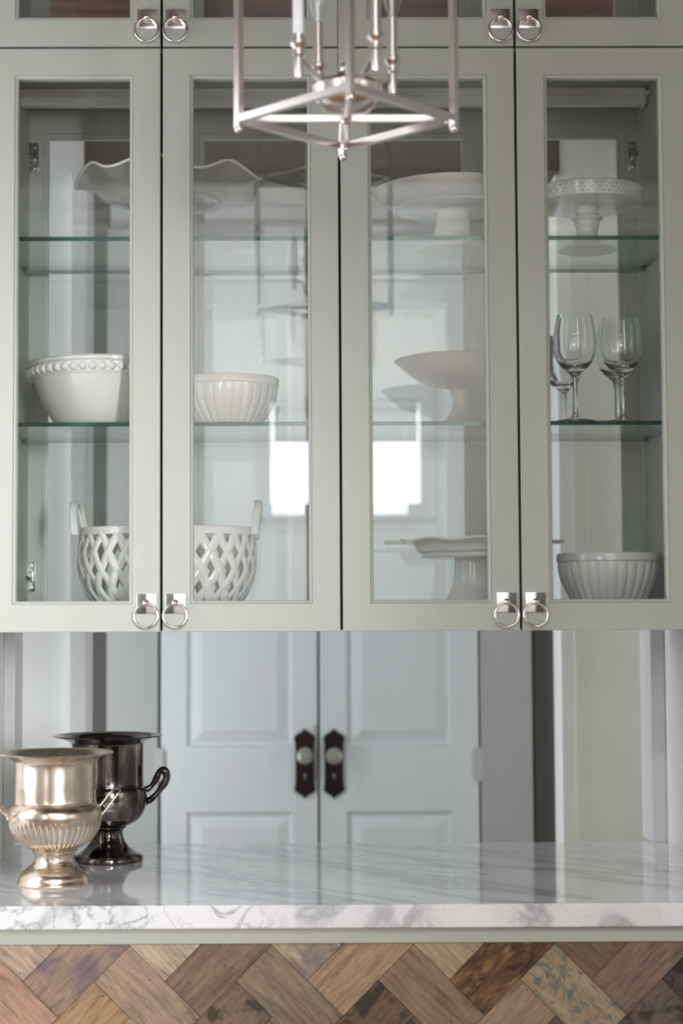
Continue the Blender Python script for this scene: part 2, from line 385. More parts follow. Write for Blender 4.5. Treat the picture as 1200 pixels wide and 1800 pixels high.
# wall around the niche (front face flush behind the doors) and its side walls
struct('wall_front', MB().box(-2.25, WL, 0.03, 0.55, 0, CEIL).box(WR, 2.65, 0.03, 0.55, 0, CEIL), WALLP, 'pale side walls of the pass-through niche')
# jamb posts at the hall end of the niche
struct('trim_3', MB().cbox(WL, -0.518, 0.43, 0.53, CZ, 2.80, .003).cbox(-0.60, -0.535, 0.545, 0.56, CZ, 2.8, .003), TRIMP, 'white jamb of the pass-through beside the gold urn')
struct('trim_4', MB().cbox(0.690, WR, 0.43, 0.53, CZ, 2.80, .003), TRIMP, 'white jamb of the pass-through at the right end of the counter')
# hall: near partition with an opening, recess, far wall
YP = 1.0
xl = U(150, 1300, YP).x; xr = U(990, 1300, YP).x
struct('wall_hall', MB().box(-2.6, xl, YP, YP+0.1, 0, 2.8).box(xr, 3.0, YP, YP+0.1, 0, 2.8), HALLW, 'grey green hall wall with a wide opening')
struct('trim_11', MB().cbox(xl-.004, xr+.004, YP-0.03, YP+0.12, 2.345, 2.63, .004), mat('beam_wood', (0.035, 0.022, 0.017), 0.5), 'dark brown wooden beam over the hall opening')
struct('wall_hall_side', MB().box(-2.65, -2.6, 0.5, 2.6, 0, 2.8).box(3.0, 3.05, 0.5, 2.6, 0, 2.8)
       .box(-1.05, -1.0, YP+.1, 1.9, 0, 2.63).box(1.2, 1.25, YP+.1, 1.9, 0, 2.63)
       .box(-1.05, -0.495, 1.905, 2.0, 0, 2.63).box(0.675, 1.25, 1.905, 2.0, 0, 2.63), mat('recess_dark', (0.085, 0.082, 0.07), 0.7), 'dark side walls of the door recess')  # same dark colour on hall ends, recess sides and wall beside the casings
struct('trim_5', MB().cbox(xl-0.035, xl+0.004, YP-0.022, YP+0.11, 0, 2.345, .004), TRIMP, 'pale narrow casing at the left edge of the hall opening')
struct('trim_6', MB().cbox(xr-0.004, xr+0.028, YP-0.006, YP+0.11, 0, 2.345, .004), HALLW, 'pale narrow casing at the right edge of the hall opening')
YD = 1.9
struct('wall_far', MB().box(-0.49, -0.36, YD+0.01, YD+0.1, 0, 2.8).box(0.535, 0.67, YD+0.01, YD+0.1, 0, 2.8).box(-0.36, 0.535, YD+0.01, YD+0.1, 2.30, 2.8)
       .box(-0.6, 0.8, YD+.1, YD+.15, 0, 2.8), HALLW, 'grey hall wall around the white double doors')
dl0, dl1 = U(283, 1300, YD).x, U(557.5, 1300, YD).x
dr0, dr1 = U(562, 1300, YD).x, U(840.5, 1300, YD).x
struct('trim_7', MB().cbox(U(188, 1300, YD).x, dl0-0.007, YD-0.02, YD+0.02, 0, 2.42, .004), CASP, 'wide grey casing left of the double doors')
struct('trim_8', MB().cbox(dr1+0.005, U(934, 1300, YD).x, YD-0.02, YD+0.02, 0, 2.42, .004), CASP, 'wide grey casing right of the double doors')
struct('trim_9', MB().cbox(dl0-0.007, dr1+0.005, YD-0.02, YD+0.02, 2.297, 2.42, .004), CASP, 'grey head casing above the double doors')
def hall_door(name, x0, x1, p0, p1, kx, hx, label):
    o = MB().box(x0, x1, YD+0.004, YD+0.035, 0.01, 2.29)
    mb = MB(); zs = [(0.2, 0.815), (0.992, 2.21)]
    # stiles and rails proud of the panel field
    mb.box(x0, p0, YD-0.008, YD+0.004, 0.01, 2.29).box(p1, x1, YD-0.008, YD+0.004, 0.01, 2.29)
    for a, b in ((0.01, zs[0][0]), (zs[0][1], zs[1][0]), (zs[1][1], 2.29)): mb.box(p0, p1, YD-0.008, YD+0.004, a, b)
    d = MB(); d.add(o.v, o.f); d.add(mb.v, mb.f)
    d = d.build(name, DOORP); d['kind'] = 'structure'; d['label'] = label
    for a, b in zs:
        pm = MB().frame(p0, p1, a, b, [(0, YD-0.008), (0.003, YD-0.001), (0.012, YD+0.003), (0.040, YD-0.006), (0.042, YD-0.007)], closed=False)
        k = len(pm.v)-4; pm.f.append((k, k+1, k+2, k+3)); pm.build('raised_panel', DOORP, d)
    pc = U(kx, 1341.5, YD); hw, hh = 0.0285, 0.095
    half = [(0, 1.0), (.14, .955), (.30, .90), (.62, .86), (.98, .77), (1.0, .70), (.93, .62), (.90, .52), (.88, 0)]
    pts = half + [(x, -z) for x, z in reversed(half[:-1])]
    poly = [(pc.x+x*hw, pc.z+z*hh) for x, z in pts] + [(pc.x-x*hw, pc.z+z*hh) for x, z in reversed(pts[1:-1])]
    bp = MB().prism(poly, YD-0.016, YD-0.008)
    q = [(pc.x+(x-pc.x)*.8, pc.z+(z-pc.z)*.88) for x, z in poly]; bp.prism(q, YD-0.020, YD-0.016)
    bp = bp.build('backplate', BLACKIRON, d)
    kz = U(kx, 1326, YD).z
    R = Matrix.Translation((pc.x, YD-0.02, kz)) @ Matrix.Rotation(PI/2, 4, 'X')
    MB().lathe([(0, 0), (.012, 0), (.010, .010), (.008, .018), (.008, .022)], 24).xform(R).build('knob_rose', STEEL, d, True)
    MB().lathe([(.008, .020), (.018, .024), (.0235, .034), (.0235, .042), (.020, .050), (.013, .053), (0, .054)], 12).xform(R).build('knob', mat('crystal_knob', (0.25, 0.245, 0.22), 0.08, 0.0), d, False)
    ky = U(kx, 1361, YD)
    MB().prism([(ky.x+.004*math.cos(a*PI/6), ky.z+.004*math.sin(a*PI/6)) for a in range(12)], YD-0.0215, YD-0.018).prism([(ky.x-.002, ky.z-.012), (ky.x+.002, ky.z-.012), (ky.x+.0015, ky.z), (ky.x-.0015, ky.z)], YD-0.0215, YD-0.018).build('keyhole', mat('keyhole_light', (0.25, 0.25, 0.26), 0.4), d)
    hz = U(hx, 1343, YD)
    for zc in (hz.z, 1.95, 0.25):
        h = MB().tube([(hx_ , YD-0.016, zc+z) for hx_, z in ((hz.x, -.045), (hz.x, .045))], 0.006, 10).box(hz.x-0.012, hz.x+0.012, YD-0.022, YD-0.008, zc-.040, zc+.040)
        h.build('hinge', BRASS, d)
    return d
hall_door('door_1', dl0, dl1, U(329, 1300, YD).x, U(515, 1300, YD).x, 535.5, 280.5, 'left white panelled hall door with black backplate and crystal knob')
hall_door('door_2', dr0, dr1, U(609, 1300, YD).x, U(795, 1300, YD).x, 586.5, 841, 'right white panelled hall door with black backplate and crystal knob')
MB().box(dl1-0.012, dl1-0.002, YD-0.012, YD-0.007, .9, 1.05).build('strike_plate', STEEL, bpy.data.objects['door_1'])

# ------------------------------------------------------------------ wall cabinet
ys_ = 600
DX = [U(-27, ys_, 0).x, U(283.6, ys_, 0).x, U(597.8, ys_, 0).x, U(910.3, ys_, 0).x, U(1221, ys_, 0).x]
ZD0, ZD1 = U(600, 1109.5, 0).z, U(600, 84.5, 0).z
ZU0 = U(600, 81, 0).z; ZU1 = 2.98
GAP = 0.0021; STILE = 0.0515
CX0, CX1 = DX[0]+0.002, DX[4]-0.002
def ring_pull(parent, x, z, front):
    y = 0.0 if front else YR+0.02; s = -1 if front else 1
    a, b = sorted((y, y+s*0.004))
    MB().cbox(x-.0165, x+.0165, a, b, z-.0165, z+.0165, .0012).build('pull_plate', CHROME, parent, True)
    m = MB().ball((x, y+s*.010, z+.001), .0058, 14).tube([(x, y+s*.003, z+.001), (x, y+s*.010, z+.001)], .0035, 12)
    m.build('pull_post', CHROME, parent, True)
    R = 0.0196; zc = z-0.0205
    MB().tube([(x+R*math.cos(2*PI*i/40), y+s*(.0085+0.0*i), zc+R*math.sin(2*PI*i/40)) for i in range(40)], .0023, 10, closed=True).build('pull_ring', CHROME, parent, True)
def glass_door(parent, x0, x1, z0, z1, pullx, pullz, front=True):
    if front: P = [(0, .020), (0, .001), (.001, 0), (.0455, 0), (.046, .0022), (.0475, .0012), (.0500, .0022), (.0515, .0045), (.0515, .020)]
    else: P = [(0, YR), (0, YR+.020), (.0455, YR+.02), (.0515, YR+.016), (.0515, YR+.004), (.049, YR+.0035), (.042, YR+.0035), (.041, YR)]
    d = MB().frame(x0+GAP, x1-GAP, z0, z1, P).build('door', SAGE, parent)
    if front:
        MB().box(x1-GAP-.003, x1+.002, .0202, .0209, z0+.002, z1-.002).build('seam_shade_strip', GAPM, d)  # black strip added behind the seam, painting the gap's shade
    yc = .012 if front else YR+.010
    MB().box(x0+GAP+.049, x1-GAP-.049, yc-.002, yc+.002, z0+.049, z1-.049).build('glass_pane', PANE, d)
    ring_pull(d, pullx, pullz, front)
    return d
cab = thing('glass_cabinet', 'sage green wall cabinet with four tall glass doors above the marble counter', 'cabinet', (0, 0, 0))
ZCI0, ZCI1 = ZD0+0.020, ZD1+0.008            # inner floor top, inner ceiling underside
c = MB().box(CX0, CX0+0.016, 0.021, YR-.001, ZD0+.002, ZCI1+.009).box(CX1-0.016, CX1, 0.021, YR-.001, ZD0+.002, ZCI1+.009)
c.box(CX0+.016, CX1-.016, 0.021, YR-.001, ZD0+.002, ZCI0).box(CX0+.016, CX1-.016, 0.021, YR-.001, ZCI1, ZCI1+.009)
c.build('carcass', SAGE_IN, cab)
zp = U(600, 1060, 0).z
doors = []
for i in range(4):
    px = DX[i+1]-0.0245 if i % 2 == 0 else DX[i]+0.0235
    doors.append(glass_door(cab, DX[i], DX[i+1], ZD0, ZD1, px, zp, True))
rdoors = [glass_door(cab, DX[i], DX[i+1], ZD0, ZD1, DX[i+1]-0.0245 if i % 2 == 0 else DX[i]+0.0235, zp, False) for i in range(4)]
# glass shelves with dark green polished edges
def shelf(zt):
    th = 0.0072; x0, x1, y0, y1 = CX0+.018, CX1-.018, 0.05, 0.338
    v = [(x0,y0,zt-th),(x1,y0,zt-th),(x1,y1,zt-th),(x0,y1,zt-th),(x0,y0,zt),(x1,y0,zt),(x1,y1,zt),(x0,y1,zt)]
    o = link('shelf', v, [(0,3,2,1),(4,5,6,7),(0,1,5,4),(1,2,6,5),(2,3,7,6),(3,0,4,7)], [SHELFG, EDGE], cab)
    for i, p in enumerate(o.data.polygons): p.material_index = 0 if abs(p.normal.z) > .5 else 1
    o['label'] = 'clear glass shelf with dark green edge'
    for x, s in ((x0, 1), (x1, -1)):
        for y in (y0+.05, y1-.04): MB().tube([(x-s*.002, y, zt-th-.0035), (x+s*.008, y, zt-th-.0035)], .0033, 10).build('shelf_pin', STEEL, cab)
    return zt
Z1 = shelf(U(600, 415.3, .05).z); Z2 = shelf(U(600, 741, .05).z)
ZF = ZCI0
# cup hinges on the rear doors
def cup_hinge(parent, px, py, s):
    p = U(px, py, YR-0.006); x, z = p.x, p.z
    m = MB().cbox(x-.010, x+.010, YR-.003, YR+.0002, z-.028, z+.028, .001)
    for dz in (-.020, .020): m.lathe([(0, .006), (.004, .005), (.005, .003), (.0055, 0)], 12).v
    mm = MB()
    for dz in (-.020, .020):
        k = MB().lathe([(.0048, 0), (.0045, .0018), (.003, .0022), (0, .0012)], 12).xform(Matrix.Translation((x+s*.001, YR-.003, z+dz)) @ Matrix.Rotation(PI/2, 4, 'X')); mm.add(k.v, k.f)
    q = MB().cbox(x-.010, x+.010, YR-.003, YR+.0002, z-.028, z+.028, .001); mm.add(q.v, q.f)
    mm.cbox(x-.007, x+.007, YR-.014, YR-.003, z-.010, z+.010, .002)
    mm.tube([(x, YR-.012, z-.004), (x-s*.008, YR-.020, z), (x-s*.016, YR-.022, z+.002), (x-s*.020, YR-.018, z+.002)], .0042, 8)
    mm.tube([(x-s*.006, YR-.006, z-.026), (x-s*.011, YR-.015, z-.012), (x-s*.013, YR-.016, z+.012), (x-s*.006, YR-.006, z+.026)], .0022, 8)
    mm.cbox(*sorted((x-s*.012, x-s*.022)), YR-.026, YR-.008, z-.007, z+.009, .0015)
    mm.build('cup_hinge', STEEL, parent, True)
cup_hinge(rdoors[0], 58, 276, 1); cup_hinge(rdoors[0], 52, 1014, 1)
cup_hinge(rdoors[3], 1114, 273, -1); cup_hinge(rdoors[3], 1114, 1010, -1)
# linear light bar under the cabinet ceiling
ba = U(1126, 187, .28)
lb = thing('light_bar', 'long pale linear light bar under the top of the glass cabinet', 'light', (0, 0, 0))
zb = ZCI1 - 0.0005
prof = [(.250, zb), (.252, zb-.006), (.256, zb-.008), (.256, zb-.012), (.254, zb-.014), (.256, zb-.020), (.262, zb-.0275), (.280, zb-.0275), (.285, zb-.018), (.285, zb)]
mb = MB(); n = len(prof); xa, xb = CX0+.0165, ba.x
mb.add([(xa, y, z) for y, z in prof]+[(xb, y, z) for y, z in prof], [tuple(range(n)), tuple(range(2*n-1, n-1, -1))]+[(i, (i+1) % n, n+(i+1) % n, n+i) for i in range(n)])
mb.build('housing', LBAR, lb)
MB().cbox(xb, xb+.004, .249, .286, zb-.029, zb, .001).build('end_cap', WHITE, lb)
MB().tube(spline([(xb+.003, .262, zb-.016), (xb+.010, .255, zb-.018), (xb+.017, .25, zb-.010), (xb+.012, .245, zb-.006), (CX1-.0215, .245, zb-.012)], 6), .0042, 8).build('cable', WHITE, lb, True)
MB().tube([(CX1-.026, .25, zb-.003), (CX1-.026, .25, zb-.028)], .0065, 10).tube([(xb-.02, .262, zb-.0285), (xb-.044, .262, zb-.0285)], .0022, 8).build('connector', WHITE, lb, True)

# upper row of cabinets
ucab = thing('top_cabinet', 'sage green top cabinet whose four glass doors are cut off by the frame edge', 'cabinet', (0, 0, 0))
zu = ZCI1+.0105
c = MB().box(CX0, CX0+0.016, 0.021, YR-.001, zu, ZU1).box(CX1-0.016, CX1, 0.021, YR-.001, zu, ZU1)
c.box(CX0+.016, CX1-.016, 0.021, YR-.001, zu, ZU0+.020).box(CX0+.016, CX1-.016, 0.021, YR-.001, ZU1-.018, ZU1)
c.build('carcass', SAGE_IN, ucab)
zp2 = U(600, 34, 0).z
for i in range(4):
    px = DX[i+1]-0.0245 if i % 2 == 0 else DX[i]+0.0235
    glass_door(ucab, DX[i], DX[i+1], ZU0, ZU1, px, zp2, True)
    glass_door(ucab, DX[i], DX[i+1], ZU0, ZU1, px, zp2, False)
struct('trim_10', MB().box(WL, WR, 0.02, YR, ZU1+.001, CEIL-.001).box(WL, CX0-.001, .018, .034, ZD0, ZU1).box(CX1+.001, WR, .018, .034, ZD0, ZU1), SAGE, 'sage filler strips around the wall cabinets')

# ------------------------------------------------------------------ counter and base cabinet
yc0 = V(600, 1590.5, CZ).y; yc1 = 0.447
zcb = U(600, 1632, yc0).z
bm = bmesh.new()
# T-shaped slab: full width in front of the wall, narrower through the niche
poly = [(-1.1, yc0), (1.35, yc0), (1.35, 0.028), (WR-.001, 0.028), (WR-.001, 0.429), (0.689, 0.429), (0.689, yc1), (-0.517, yc1), (-0.517, 0.429), (WL+.001, 0.429), (WL+.001, 0.028), (-1.1, 0.028)]
vs = [bm.verts.new((x, y, CZ)) for x, y in poly]; f = bm.faces.new(vs)
r = bmesh.ops.extrude_face_region(bm, geom=[f]); bmesh.ops.translate(bm, vec=(0, 0, zcb-CZ), verts=[e for e in r['geom'] if isinstance(e, bmesh.types.BMVert)])
bmesh.ops.recalc_face_normals(bm, faces=bm.faces)
bmesh.ops.bevel(bm, geom=[e for e in bm.edges if all(abs(v.co.y-yc0) < 1e-5 for v in e.verts)], offset=.0022, segments=3, affect='EDGES', profile=.6)
me = bpy.data.meshes.new('countertop'); bm.to_mesh(me); bm.free(); me.materials.append(MARBLE)
ct = bpy.data.objects.new('countertop', me); COL.objects.link(ct)
tag(ct, 'white marble countertop with grey diagonal veining and thick front edge', 'countertop')
base = thing('base_cabinet', 'base cabinet faced with herringbone reclaimed wood under the marble counter', 'cabinet', (0, 0, 0))
yb = yc0+0.012
MB().box(-1.09, 1.34, yb+.022, .028, 0, zcb-.0005).box(WL+.002, WR-.002, .028, .425, 0, zcb-.0005).build('body', SAGE, base)
zap = U(600, 1658, yb).z
MB().cbox(-1.09, 1.34, yb, yb+.022, zap, zcb-.0005, .0012).build('apron', SAGE, base)
yw = yb+0.004
MB().box(-1.09, 1.34, yw+.012, yb+.022, 0.0, zap-.0002).build('backing_board', GAPM, base)
# herringbone of reclaimed boards, 2:1
tip = U(227.5, 1662, yw); s_w = sc(600, 1720, yw)
W = 124.8/math.sqrt(2)/s_w; q = W/math.sqrt(2)
def clip(poly, axis, lim, keep_less):
    out = []
    for i, p in enumerate(poly):
        b = poly[(i+1) % len(poly)]; ip = (p[axis] <= lim) == keep_less or p[axis] == lim; ib = (b[axis] <= lim) == keep_less or b[axis] == lim
        if ip: out.append(p)
        if ip != ib:
            u = (lim-p[axis])/(b[axis]-p[axis]); out.append((p[0]+(b[0]-p[0])*u, p[1]+(b[1]-p[1])*u))
    return out
LOOK = {('B',0,0):((150,120,98),'purple'), ('B',1,0):((122,95,76),'plain'), ('B',2,0):((158,126,96),'plain'), ('B',3,0):((110,78,54),'bark'), ('B',4,0):((122,98,82),'plain'),
        ('A',0,0):((152,124,102),'plain'), ('A',1,0):((128,108,86),'plain'), ('A',2,0):((134,106,80),'plain'), ('A',3,0):((152,132,104),'mottle'), ('A',-1,0):((168,128,104),'plain'), ('A',4,0):((78,60,54),'dark'),
        ('A',0,-1):((172,150,124),'plain'), ('A',1,-1):((166,144,112),'purple'), ('A',2,-1):((164,138,108),'plain'), ('A',3,-1):((108,82,64),'plain'), ('A',-1,-1):((166,140,118),'plain'), ('A',4,-1):((84,66,58),'dark'),
        ('B',0,1):((162,128,90),'plain'), ('B',1,1):((118,94,76),'patch'), ('B',2,1):((104,78,56),'dark'), ('B',3,1):((150,120,94),'plain'), ('B',4,1):((100,86,76),'dark')}
POOL = [((150,120,96),'plain'), ((128,102,80),'plain'), ((112,88,70),'patch'), ((162,134,104),'plain'), ((100,80,66),'plain')]
def plank(kind, i, j):
    ox, oz = tip.x+i*4*q, tip.z-j*2*q
    if kind == 'B': cs = [(-2*q, -2*q), (0, 0), (-q, q), (-3*q, -q)]; ang = -PI/4
    else: cs = [(-q, -q), (0, 0), (2*q, -2*q), (q, -3*q)]; ang = PI/4
    P = [(ox+x, oz+z) for x, z in cs]; cx = sum(p[0] for p in P)/4; cz = sum(p[1] for p in P)/4
    if kind == 'B': P = [(ox-2*q, oz-2*q), (ox, oz), (ox-q, oz+q), (ox-3*q, oz-q)]
    for ax, lim, kl in ((1, zap-.0004, True), (1, 0.10, False), (0, 1.335, True), (0, -1.085, False)):
        if P: P = clip(P, ax, lim, kl)
    if len(P) < 3: return
    area_ = abs(sum(P[a][0]*P[(a+1) % len(P)][1]-P[(a+1) % len(P)][0]*P[a][1] for a in range(len(P))))/2
    if area_ < 1e-4: return
    mx = sum(p[0] for p in P)/len(P); mz = sum(p[1] for p in P)/len(P)
    def ins(d):
        out = []
        for x, z in P:
            L = math.hypot(x-mx, z-mz); out.append((x+(mx-x)*d*1.4/L, z+(mz-z)*d*1.4/L))
        return out
    pr = random.uniform(0, .0016)
    rings = [(ins(.0003), yw+.012), (ins(.0003), yw-pr+.0008), (ins(.0009), yw-pr)]
    ca, sa = math.cos(ang), math.sin(ang)
    v = []; n = len(P)
    for poly, y in rings:
        for x, z in poly:
            dx, dz = x-cx, z-cz; v.append((dx*ca-dz*sa, y-yw, dx*sa+dz*ca))
    f = [tuple(range(n-1, -1, -1)), tuple(range(2*n, 3*n))]
    for k in range(2): f += [(k*n+a, k*n+(a+1) % n, (k+1)*n+(a+1) % n, (k+1)*n+a) for a in range(n)]
    col, st = LOOK.get((kind, i, j)) or random.choice(POOL)
    o = link('plank', v, f, wood(col, st), base); o.location = (cx, yw, cz); o.rotation_euler = (0, ang, 0)
for i in range(-6, 7):
    for j in range(-2, 9):
        plank('A', i, j); plank('B', i, j)

# outlet on the right niche wall
oy0, oy1 = .165, .275
ox = WR
op = U(1194, 1365, .2)
out = thing('wall_outlet', 'white outlet plate on the right wall above the counter, cut by the frame', 'outlet', (WR, .15, op.z))
MB().cbox(-.005, -.0001, -.040, .036, -.058, .058, .0015).build('cover_plate', WHITE, out)
for dz in (-.022, .022): MB().cbox(-.0075, -.0045, -.018, .014, dz-.015, dz+.015, .002).build('socket', WHITE, out)
oq = U(3, 1140, .36)
out = thing('wall_outlet', 'white switch plate on the left niche wall just under the cabinet', 'outlet', (WL, .30, 1.235))
MB().cbox(.0001, .005, -.036, .036, -.058, .058, .0015).build('cover_plate', WHITE, out)
MB().cbox(.0045, .0075, -.016, .016, -.033, .033, .002).build('switch_rocker', WHITE, out)

# ------------------------------------------------------------------ dishes
YM = 0.175
def ctr(px, py, y=YM): return U(px, py, y)
def pprof(cx, pts, y=YM, zb=None):
    """pixel profile (r, y) -> metres, relative to the shelf height zb"""
    return [(r/sc(cx, py, y), U(cx, py, y).z-zb) for r, py in pts]
def one(name, label, cat, mb, m, loc, group=None, smooth=True):
    o = mb.build(name, m, None, smooth, loc); return tag(o, label, cat, group)

# ruffled glass pedestal dish
cx = 300; X = ctr(cx, 330).x
rd = thing('ruffled_dish', 'frosted glass pedestal dish with ruffled rim on the top shelf', 'cake stand', (X, YM, Z1))
s = sc(cx, 340, YM); zr = U(cx, 322, YM).z-Z1; zd = U(cx, 356, YM).z-Z1
def ruf(r, z, a, i):
    k = max(0, (r-.088)/(.074)); wv = math.sin(7*a+0.9)+.35*math.sin(3*a+2)
    return r*(1+.030*k*math.cos(7*a+2.2)), z+.0105*k*k*wv
pr = smoothprof([(0, zd), (.07, zd), (.088, zd+.001), (.105, zd+.008), (.130, zd+.020), (.152, zr-.004), (.163, zr)], 5)
mb = MB().lathe(pr+[(r, z+.0035) for r, z in reversed(pr)], 140, ruf)
mb.build('dish', FROST, rd, True)
edge = [ruf(.163, zr+.0018, 2*PI*k/140, 0) for k in range(140)]
MB().tube([(edge[k][0]*math.cos(2*PI*k/140), edge[k][0]*math.sin(2*PI*k/140), edge[k][1]) for k in range(140)], .0026, 8, closed=True).build('rim', mat('rim_glass', (0.84, 0.80, 0.78), 0.15), rd, True)
MB().lathe([(.090, zd-.001), (.090, zd-.004), (.080, zd-.004), (.078, zd-.001)], 64).build('foot_ring', FROST, rd, True)
MB().lathe(smoothprof([(0, zd-.001), (.022, zd-.001), (.016, zd-.012), (.012, .04), (.014, .022), (.030, .009), (.046, .003), (.048, 0), (0, 0)], 4), 48).build('pedestal', FROST, rd, True)

# large white cake stand
cx = 795; loc = (ctr(cx, 350).x, YM, Z1)
def D(pts, zb): return pprof(cx, pts, YM, zb)
o_ = D([(58, 371), (96, 370), (99, 368), (112, 362), (128, 352), (138, 341), (140, 338)], Z1)
cs = thing('cake_stand', 'large white cake stand with flared rim on the top shelf', 'cake stand', loc)
op_ = smoothprof(o_, 4)
MB().lathe([(0, o_[0][1])]+op_+[(r-.004, z+.0015) for r, z in reversed(op_[4:])]+[(0, o_[0][1]+.006)], 96).build('plate', CERAM, cs, True)
zt = o_[0][1]
MB().lathe([(0, zt)]+smoothprof([(.033, zt), (.0300, zt-.004), (.0305, zt-.02), (.032, zt-.035), (.038, .020), (.052, .010), (.060, .006), (.0615, 0)], 5)+[(0, 0)], 64).build('pedestal', CERAM, cs, True)

# pierced-rim cake stand
cx = 1031; loc = (ctr(cx, 350).x, YM, Z1)
ps = thing('pierced_cake_stand', 'small white cake stand with pierced openwork rim on the top shelf', 'cake stand', loc)
R = .0965; za = U(cx, 339, YM-R).z-Z1; zb_ = U(cx, 314.5, YM-R).z-Z1; hb = zb_-za
mb = MB(); NC = 300; NR = 12
holes = set()
for c in range(NC):
    for r_, sh in ((2, 0), (5, 3), (8, 0)):
        m = (c+sh) % 6
        if m in (1, 2, 3): holes.add((c, r_))
        if m == 2: holes.add((c, r_+1))
        if m in (5,): holes.add((c, r_+1))
def grid(rad):
    k = len(mb.v)
    for r_ in range(NR+1):
        for c in range(NC):
            a = 2*PI*c/NC; fl = rad+.003*(r_/NR); mb.v.append((fl*math.cos(a), fl*math.sin(a), za+hb*r_/NR))
    return k
k0 = grid(R); k1 = grid(R-.003)
def gi(k, c, r_): return k+r_*NC+c % NC
for r_ in range(NR):
    for c in range(NC):
        if (c, r_) in holes: continue
        mb.f.append((gi(k0,c,r_), gi(k0,c+1,r_), gi(k0,c+1,r_+1), gi(k0,c,r_+1)))
        mb.f.append((gi(k1,c,r_), gi(k1,c,r_+1), gi(k1,c+1,r_+1), gi(k1,c+1,r_)))
        for (c2, r2, e) in ((c-1, r_, 'l'), (c+1, r_, 'r'), (c, r_-1, 'b'), (c, r_+1, 't')):
            if r2 < 0 or r2 >= NR or (c2 % NC, r2) in holes:
                p = {'l': ((c, r_), (c, r_+1)), 'r': ((c+1, r_+1), (c+1, r_)), 'b': ((c+1, r_), (c, r_)), 't': ((c, r_+1), (c+1, r_+1))}[e]
                mb.f.append((gi(k0, *p[0]), gi(k0, *p[1]), gi(k1, *p[1]), gi(k1, *p[0])))
mb.build('pierced_rim', CERAM, ps)
MB().tube([(math.cos(2*PI*k/96)*(R+.0015), math.sin(2*PI*k/96)*(R+.0015), zb_) for k in range(96)], .0022, 8, closed=True).build('rim_edge', CERAM, ps, True)
MB().lathe([(0, za-.002), (R-.006, za-.001), (R+.001, za), (R+.001, za+.003), (R-.004, za+.004), (0, za+.003)], 96).build('plate', CERAM, ps, True)
MB().lathe([(0, za)]+smoothprof([(.022, za-.002), (.0195, za-.012), (.0215, za-.018), (.0275, za-.022), (.0270, za-.025), (.0225, za-.029), (.0215, za-.036), (.0190, .038), (.0190, .026), (.024, .014), (.038, .007), (.050, .004), (.051, 0)], 4)+[(0, 0)], 64).build('pedestal', CERAM, ps, True)

# beaded mixing bowl
cx = 185; loc = (ctr(cx, 640).x, YM+.008, Z2); H = U(cx, 621, YM-.135).z-Z2
bb = thing('beaded_bowl', 'large white bowl with a beaded band under its rim, middle shelf', 'bowl', loc)
Rb = 139/sc(cx, 640, YM)
outp = [(0, .003), (.062, .003), (.066, 0), (.074, 0), (.080, .004), (.091, .013), (.101, .028), (.111, .045), (.1215, .069), (.128, .086), (.1300, H-.030), (.1310, H-.027), (.1325, H-.026), (.1330, H-.011), (.1350, H-.009), (Rb, H-.007), (Rb+.0005, H-.003), (Rb-.002, H), (Rb-.006, H-.001), (.128, H-.010), (.120, .070), (.095, .024), (.06, .010), (0, .009)]
MB().lathe(outp, 96).build('body', CERAM, bb, True)
m_ = MB(); nb = 50
for k in range(nb):
    a = 2*PI*k/nb; m_.ball((.1325*math.cos(a), .1325*math.sin(a), H-.0185), .0078, 12)
m_.build('beading', CERAM, bb, True)

def ribbed(name, label, cx, prof, zb, n, band, y):
    top = prof[-1]
    loc = (ctr(cx, 900 if zb < 1.5 else 700, y).x, y, zb)
    o = thing(name, label, 'bowl', loc)
    H = top[1]
    sp = smoothprof(prof, 5)
    def md(r, z, a, i):
        if i >= len(sp)+1: return r, z
        k = max(0, min(1, z/.012))*max(0, min(1, (H-band-z)/.004))
        return r+.0034*k*(abs(math.cos(n*a/2))**0.75-.6), z
    inner = [(r-.005, max(z, .006)) for r, z in reversed(sp)]
    MB().lathe([(0, .002)]+sp+inner+[(0, .006)], n*10, md).build('body', CERAM if 'small' not in label else CREAM2, o, True)
    MB().lathe([(top[0]-.004, H+.001), (top[0]+.0005, H+.0012), (top[0]+.0018, H-.001), (top[0]+.0018, H-band+.002), (top[0], H-band), (top[0]-.003, H-band)], 96).build('rim_band', CERAM if 'small' not in label else CREAM2, o, True)
    return o
CREAM2 = mat('warm_white_glaze', (0.74, 0.705, 0.665), 0.14)
s = sc(403, 700, YM); h2 = U(403, 656, YM-.085).z-Z2
ribbed('ribbed_bowl', 'small ribbed off-white bowl on the middle shelf', 403,
       [(.040, 0), (.046, .002), (.056, .010), (.067, .024), (.0775, .042), (.0835, .060), (.086, h2)], Z2, 28, .014, YM)
h3 = U(1068, 971.5, YM-.09).z-ZF
ribbed('ribbed_bowl', 'white ribbed bowl on the cabinet floor behind the right door', 1068,
       [(.040, 0), (.046, .002), (.053, .014), (.066, .032), (.0785, .055), (.0865, .078), (.0895, h3)], ZF, 30, .014, YM)

